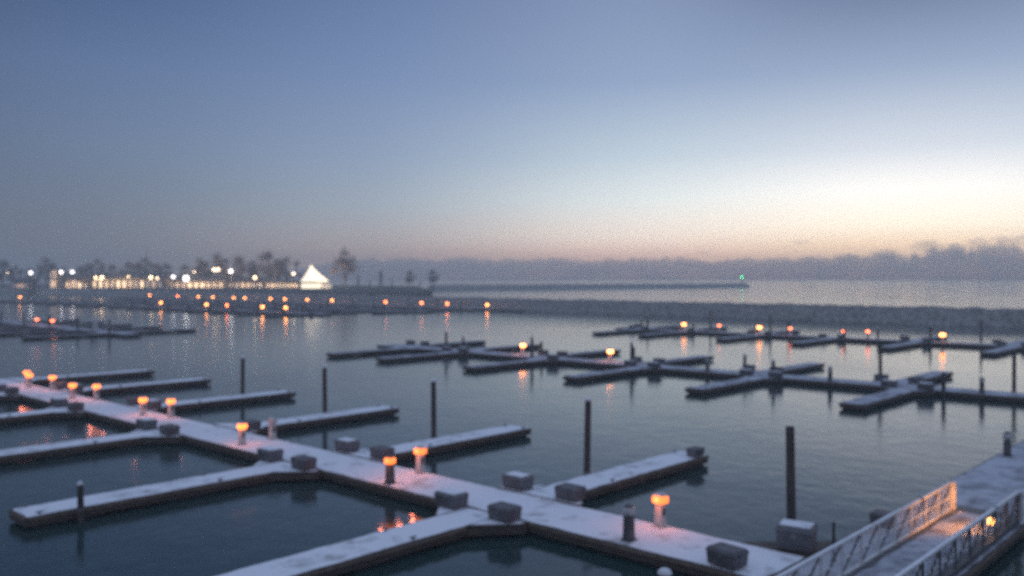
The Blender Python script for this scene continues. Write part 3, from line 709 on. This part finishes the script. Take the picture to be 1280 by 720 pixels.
def floodlight(px, ytop, Y, mt, label, rr=0.55):
    rr *= 1.6
    z = 9-(ytop-348)*Y/1100 - LZ
    root = empty('floodlight', (wx(px, Y), Y, LZ)); tag(root, label, 'floodlight', 'floodlights along the far shore')
    MB().lathe([(0.14, -0.2), (0.08, z-0.3)], 8).build('pole', STEEL, root)
    MB().box(-0.5, 0.5, -0.1, 0.25, z-0.28, z-0.05).build('bracket', STEEL, root)
    MB().lathe([(rr*0.55, z-rr), (rr, z-rr*0.4), (rr, z+rr*0.4), (rr*0.5, z+rr)], 12, 0, -0.45).build('lamp_head', mt, root, True)
for px, yy, Y, mt, lb, rr in (
    (39, 341, 480, FLOOD, 'lone white floodlight on a pole above the small kiosk', 0.52),
    (77, 340, 485, FLOOD, 'white floodlight just beside the stair tower', 0.52),
    (91, 340, 485, FLOOD, 'white floodlight above the brown house', 0.52),
    (120, 347, 490, FLOODW, 'warm lamp at the stair-tower end of the long hall', 0.40),
    (128, 347, 490, FLOODW, 'second warm lamp along the long hall front', 0.55),
    (161, 346, 490, FLOODW, 'warm lamp at the middle of the long hall', 0.30),
    (189, 347, 490, FLOODW, 'warm lamp at the far end of the long hall', 0.55),
    (197, 348, 492, FLOODD, 'dim warm lamp between the two lit halls', 0.40),
    (217, 346, 490, FLOOD, 'white floodlight next to the brightest one', 0.55),
    (233, 348, 490, FLOODH, 'brightest floodlight, a huge white glare before the lower hall', 0.95),
    (243, 340, 500, FLOODD, 'small orange lamp above the brightest floodlight', 0.3),
    (268, 337, 505, FLOODD, 'first of two pale lamps side by side before dark trees', 0.55),
    (273, 337, 505, FLOODD, 'second of two pale lamps side by side, nearer the tent', 0.55),
    (289, 339, 490, FLOOD, 'white floodlight glaring before the big bare trees', 0.62),
    (319, 347, 490, FLOODW, 'warm lamp between the big bare trees and the tent', 0.55),
    (367, 342, 495, FLOODD, 'pale lamp just beside the white tent', 0.5),
    (10, 341, 480, FLOODD, 'faint pale lamp among the darkest trees', 0.2)):
    floodlight(px, yy, Y, mt, lb, rr)
for px, yy, Y, e_ in ((150, 345, 500, 5000), (238, 345, 505, 9000), (289, 341, 492, 8000), (345, 345, 505, 6000), (412, 346, 492, 5000), (85, 342, 490, 4000)):
    l = bpy.data.lights.new('floodlight_beam', 'SPOT'); l.energy = 2.6*e_; l.spot_size = R(150); l.spot_blend = 0.6; l.color = (1.0, 0.66, 0.36); l.shadow_soft_size = 0.6
    lo = bpy.data.objects.new('floodlight_beam', l); COL.objects.link(lo); lo.location = (wx(px, Y), Y-6.0, 9-(yy-348)*Y/1100); lo.rotation_euler = (R(100), 0, 0)   # aimed inland at the trees
mast = empty('radio_mast', (wx(184, 560), 560, LZ)); tag(mast, 'thin lattice mast rising behind the lit long hall', 'mast')
MB().lathe([(0.35, -0.3), (0.25, 16), (0.10, 26)], 6).build('pole', STEEL, mast)
for z in (14, 19, 23): MB().box(-0.9, 0.9, -0.05, 0.05, z, z+0.12).build('crossarm', STEEL, mast)

# ------------------------------------------------------------------ trees
def make_tree(seed, H, W, bushy=1.0, name='bare_tree', mat=TWIG):
    """trunk, limbs reaching into a rounded uneven crown, fine bare twigs round every limb end"""
    g = random.Random(seed); root = empty(name, (0, 0, 0)); root['category'] = 'tree'
    tr = MB(); cr_ = MB(); fork = H*0.15
    top = Vector((g.uniform(-0.5, 0.5), g.uniform(-0.5, 0.5), H*0.62))
    tr.bar((0, 0, -0.4), (0, 0, fork), H*0.020, H*0.015, 7); tr.bar((0, 0, fork), top, H*0.015, H*0.006, 6)
    lobes = []
    for k in range(9):
        t_ = k*2.4 + g.uniform(-0.4, 0.4); f = g.uniform(0.25, 1.0)
        lobes.append((Vector((math.cos(t_)*W*H*0.30*f, math.sin(t_)*W*H*0.30*f, H*(0.30 + 0.46*g.random()*(1.15-0.5*f)))), H*g.uniform(0.13, 0.20)))
    lobes.append((Vector((top.x, top.y, H*0.80)), H*0.17))
    for c_, r_ in lobes:
        z0 = fork*g.uniform(0.85, 1.5); base = Vector((0, 0, z0))
        tr.bar(base, c_, H*0.009, H*0.004, 5)
        for q in range(int(26*bushy)):
            d_ = Vector((g.gauss(0, 1), g.gauss(0, 1), g.gauss(0.25, 0.9))).normalized()
            e_ = c_ + d_*r_*g.uniform(0.6, 1.0)
            cr_.bar(c_ + d_*r_*0.05, e_, H*0.0032, H*0.0012, 3)
            for w_ in range(9):
                s_ = c_.lerp(e_, g.uniform(0.35, 1.05)); t2 = (d_ + Vector((g.gauss(0, 0.8), g.gauss(0, 0.8), g.gauss(0.1, 0.7)))).normalized()*H*g.uniform(0.035, 0.075)
                o_ = t2.cross(Vector((g.gauss(0, 1), g.gauss(0, 1), g.gauss(0, 1)))).normalized()*H*0.0030
                cr_.tri(s_-o_*0.8, s_+o_*0.8, s_+t2)
    tr.build('trunk', BARK, root); cr_.build('crown', mat, root)
    return Proto(root)
def make_conifer(seed, H):
    g = random.Random(seed); root = empty('conifer_tree', (0, 0, 0)); root['category'] = 'tree'
    MB().lathe([(H*0.02, -0.4), (H*0.004, H*0.96)], 7).build('trunk', BARK, root)
    c_ = MB()
    for k in range(1500):
        f = g.random()**0.8; z = H*(0.10 + 0.9*f); rad = H*0.24*(1-f)**0.85 * (0.75+0.35*math.sin(f*40+g.random()))
        t_ = g.random()*6.283; r_ = rad*g.random()**0.5
        p = Vector((r_*math.cos(t_), r_*math.sin(t_), z)); d_ = Vector((math.cos(t_), math.sin(t_), -0.35))*H*g.uniform(0.03, 0.06)
        o_ = Vector((-math.sin(t_), math.cos(t_), 0))*H*0.012
        c_.tri(p-o_, p+o_, p+d_)
    c_.build('crown', CONIF, root)
    return Proto(root)
T1 = make_tree(3, 22, 0.85, 1.5); T2 = make_tree(11, 22, 1.2, 1.7); T3 = make_tree(23, 22, 0.8, 1.5); T4 = make_tree(31, 22, 1.5, 1.9); CF = make_conifer(5, 12)
GT = 'trees on the far shore'
def tree(pr, px, ytop, Y, label, nat=22.0, rz=None):
    o = pr.put((wx(px, Y), Y, LZ), rng.random()*6 if rz is None else rz, label, GT)
    zs = max((q[2] for ch in o.children for q in ch.bound_box)); s_ = (9-(ytop-348)*Y/1100-LZ)/zs
    o.scale = (s_, s_, s_)
for pr, px, yt, Y, lb in (
    (T1, 431, 306, 500, 'tall round bare tree standing alone just past the white tent'),
    (T2, 336, 310, 530, 'wide bare tree lit brown between the tent and the big floodlit tree'),
    (T4, 270, 313, 540, 'broad bare tree rising behind the twin pale lamps'),
    (T2, 296, 316, 535, 'bare tree behind the floodlight by the twin lamps'),
    (T4, 358, 318, 545, 'low bare tree just before the pale lamp by the tent'),
    (T3, 250, 318, 540, 'slim bare tree above the small orange lamp'),
    (T4, 182, 319, 545, 'broad bare tree behind the far half of the long hall'),
    (T2, 160, 324, 540, 'bushy bare tree behind the middle of the long hall'),
    (T4, 121, 321, 540, 'broad bare tree behind the stair-tower end of the long hall'),
    (T2, 140, 328, 550, 'lower bare tree between the two broad ones behind the hall'),
    (T1, 58, 317, 530, 'tall bare tree just before the stair tower'),
    (T4, 100, 330, 545, 'low bare tree behind the brown house'),
    (T2, 206, 326, 550, 'low bare tree behind the gap between the two halls'),
    (T2, 232, 328, 555, 'low bare tree behind the brightest floodlight'),
    (T4, 282, 320, 560, 'hindmost low bare tree between the twin-lamp trees and the floodlit one'),
    (T2, 258, 324, 560, 'low spreading bare tree under the slim one above the small orange lamp'),
    (T2, 348, 320, 562, 'low bare tree filling the gap beside the wide brown-lit tree'),
    (T4, 312, 324, 565, 'low spreading bare tree behind the slim one at the dim cabin'),
    (T2, 172, 326, 565, 'low bare tree filling the gap behind the middle of the long hall'),
    (T4, 196, 327, 568, 'low spreading bare tree behind the end of the long hall'),
    (T2, 110, 329, 565, 'low bare tree behind the gap between brown house and long hall'),
    (T3, 318, 322, 550, 'slim bare tree behind the dim cabin'),
    (T2, 3, 322, 500, 'dark bare tree at the very end of the shore'),
    (T4, 20, 330, 505, 'spreading dark bare tree behind the small kiosk'),
    (T2, 40, 333, 520, 'low dark bare tree behind the lone floodlight'),
    (T3, 80, 330, 540, 'slim bare tree behind the stair tower'),
    (T1, 385, 335, 560, 'faint low bare tree behind the white tent'),
    (T2, 512, 336, 520, 'faint bare tree, first of a pair on the dark point'),
    (T2, 541, 335, 535, 'faint bare tree, last of a pair on the dark point')):
    tree(pr, px, yt, Y, lb)
for px, yt, Y, lb in ((448, 344, 500, 'small dark conifer right after the lone round tree'), (476, 338, 480, 'tallest dark conifer on the dark point'),
                      (490, 350, 470, 'low dark conifer after the tallest one'), (462, 350, 470, 'low dark conifer before the tallest one'),
                      (525, 350, 480, 'low dark conifer between the two faint bare trees')):
    o = CF.put((wx(px, Y), Y, LZ), rng.random()*6, lb, GT); s_ = (9-(yt-348)*Y/1100-LZ)/12; o.scale = (s_*1.1, s_*1.1, s_)

# ------------------------------------------------------------------ render settings
sc.view_settings.view_transform = 'Standard'; sc.view_settings.look = 'None'; sc.view_settings.gamma = 1; sc.view_settings.exposure = 0
sc.view_settings.use_curve_mapping = False
sc.render.engine = 'CYCLES'
cy = sc.cycles
cy.use_denoising = False
cy.max_bounces = 8; cy.diffuse_bounces = 2; cy.glossy_bounces = 4; cy.transmission_bounces = 2; cy.volume_bounces = 4; cy.transparent_max_bounces = 8
cy.sample_clamp_indirect = 0.9; cy.sample_clamp_direct = 5.0
cy.use_adaptive_sampling = False
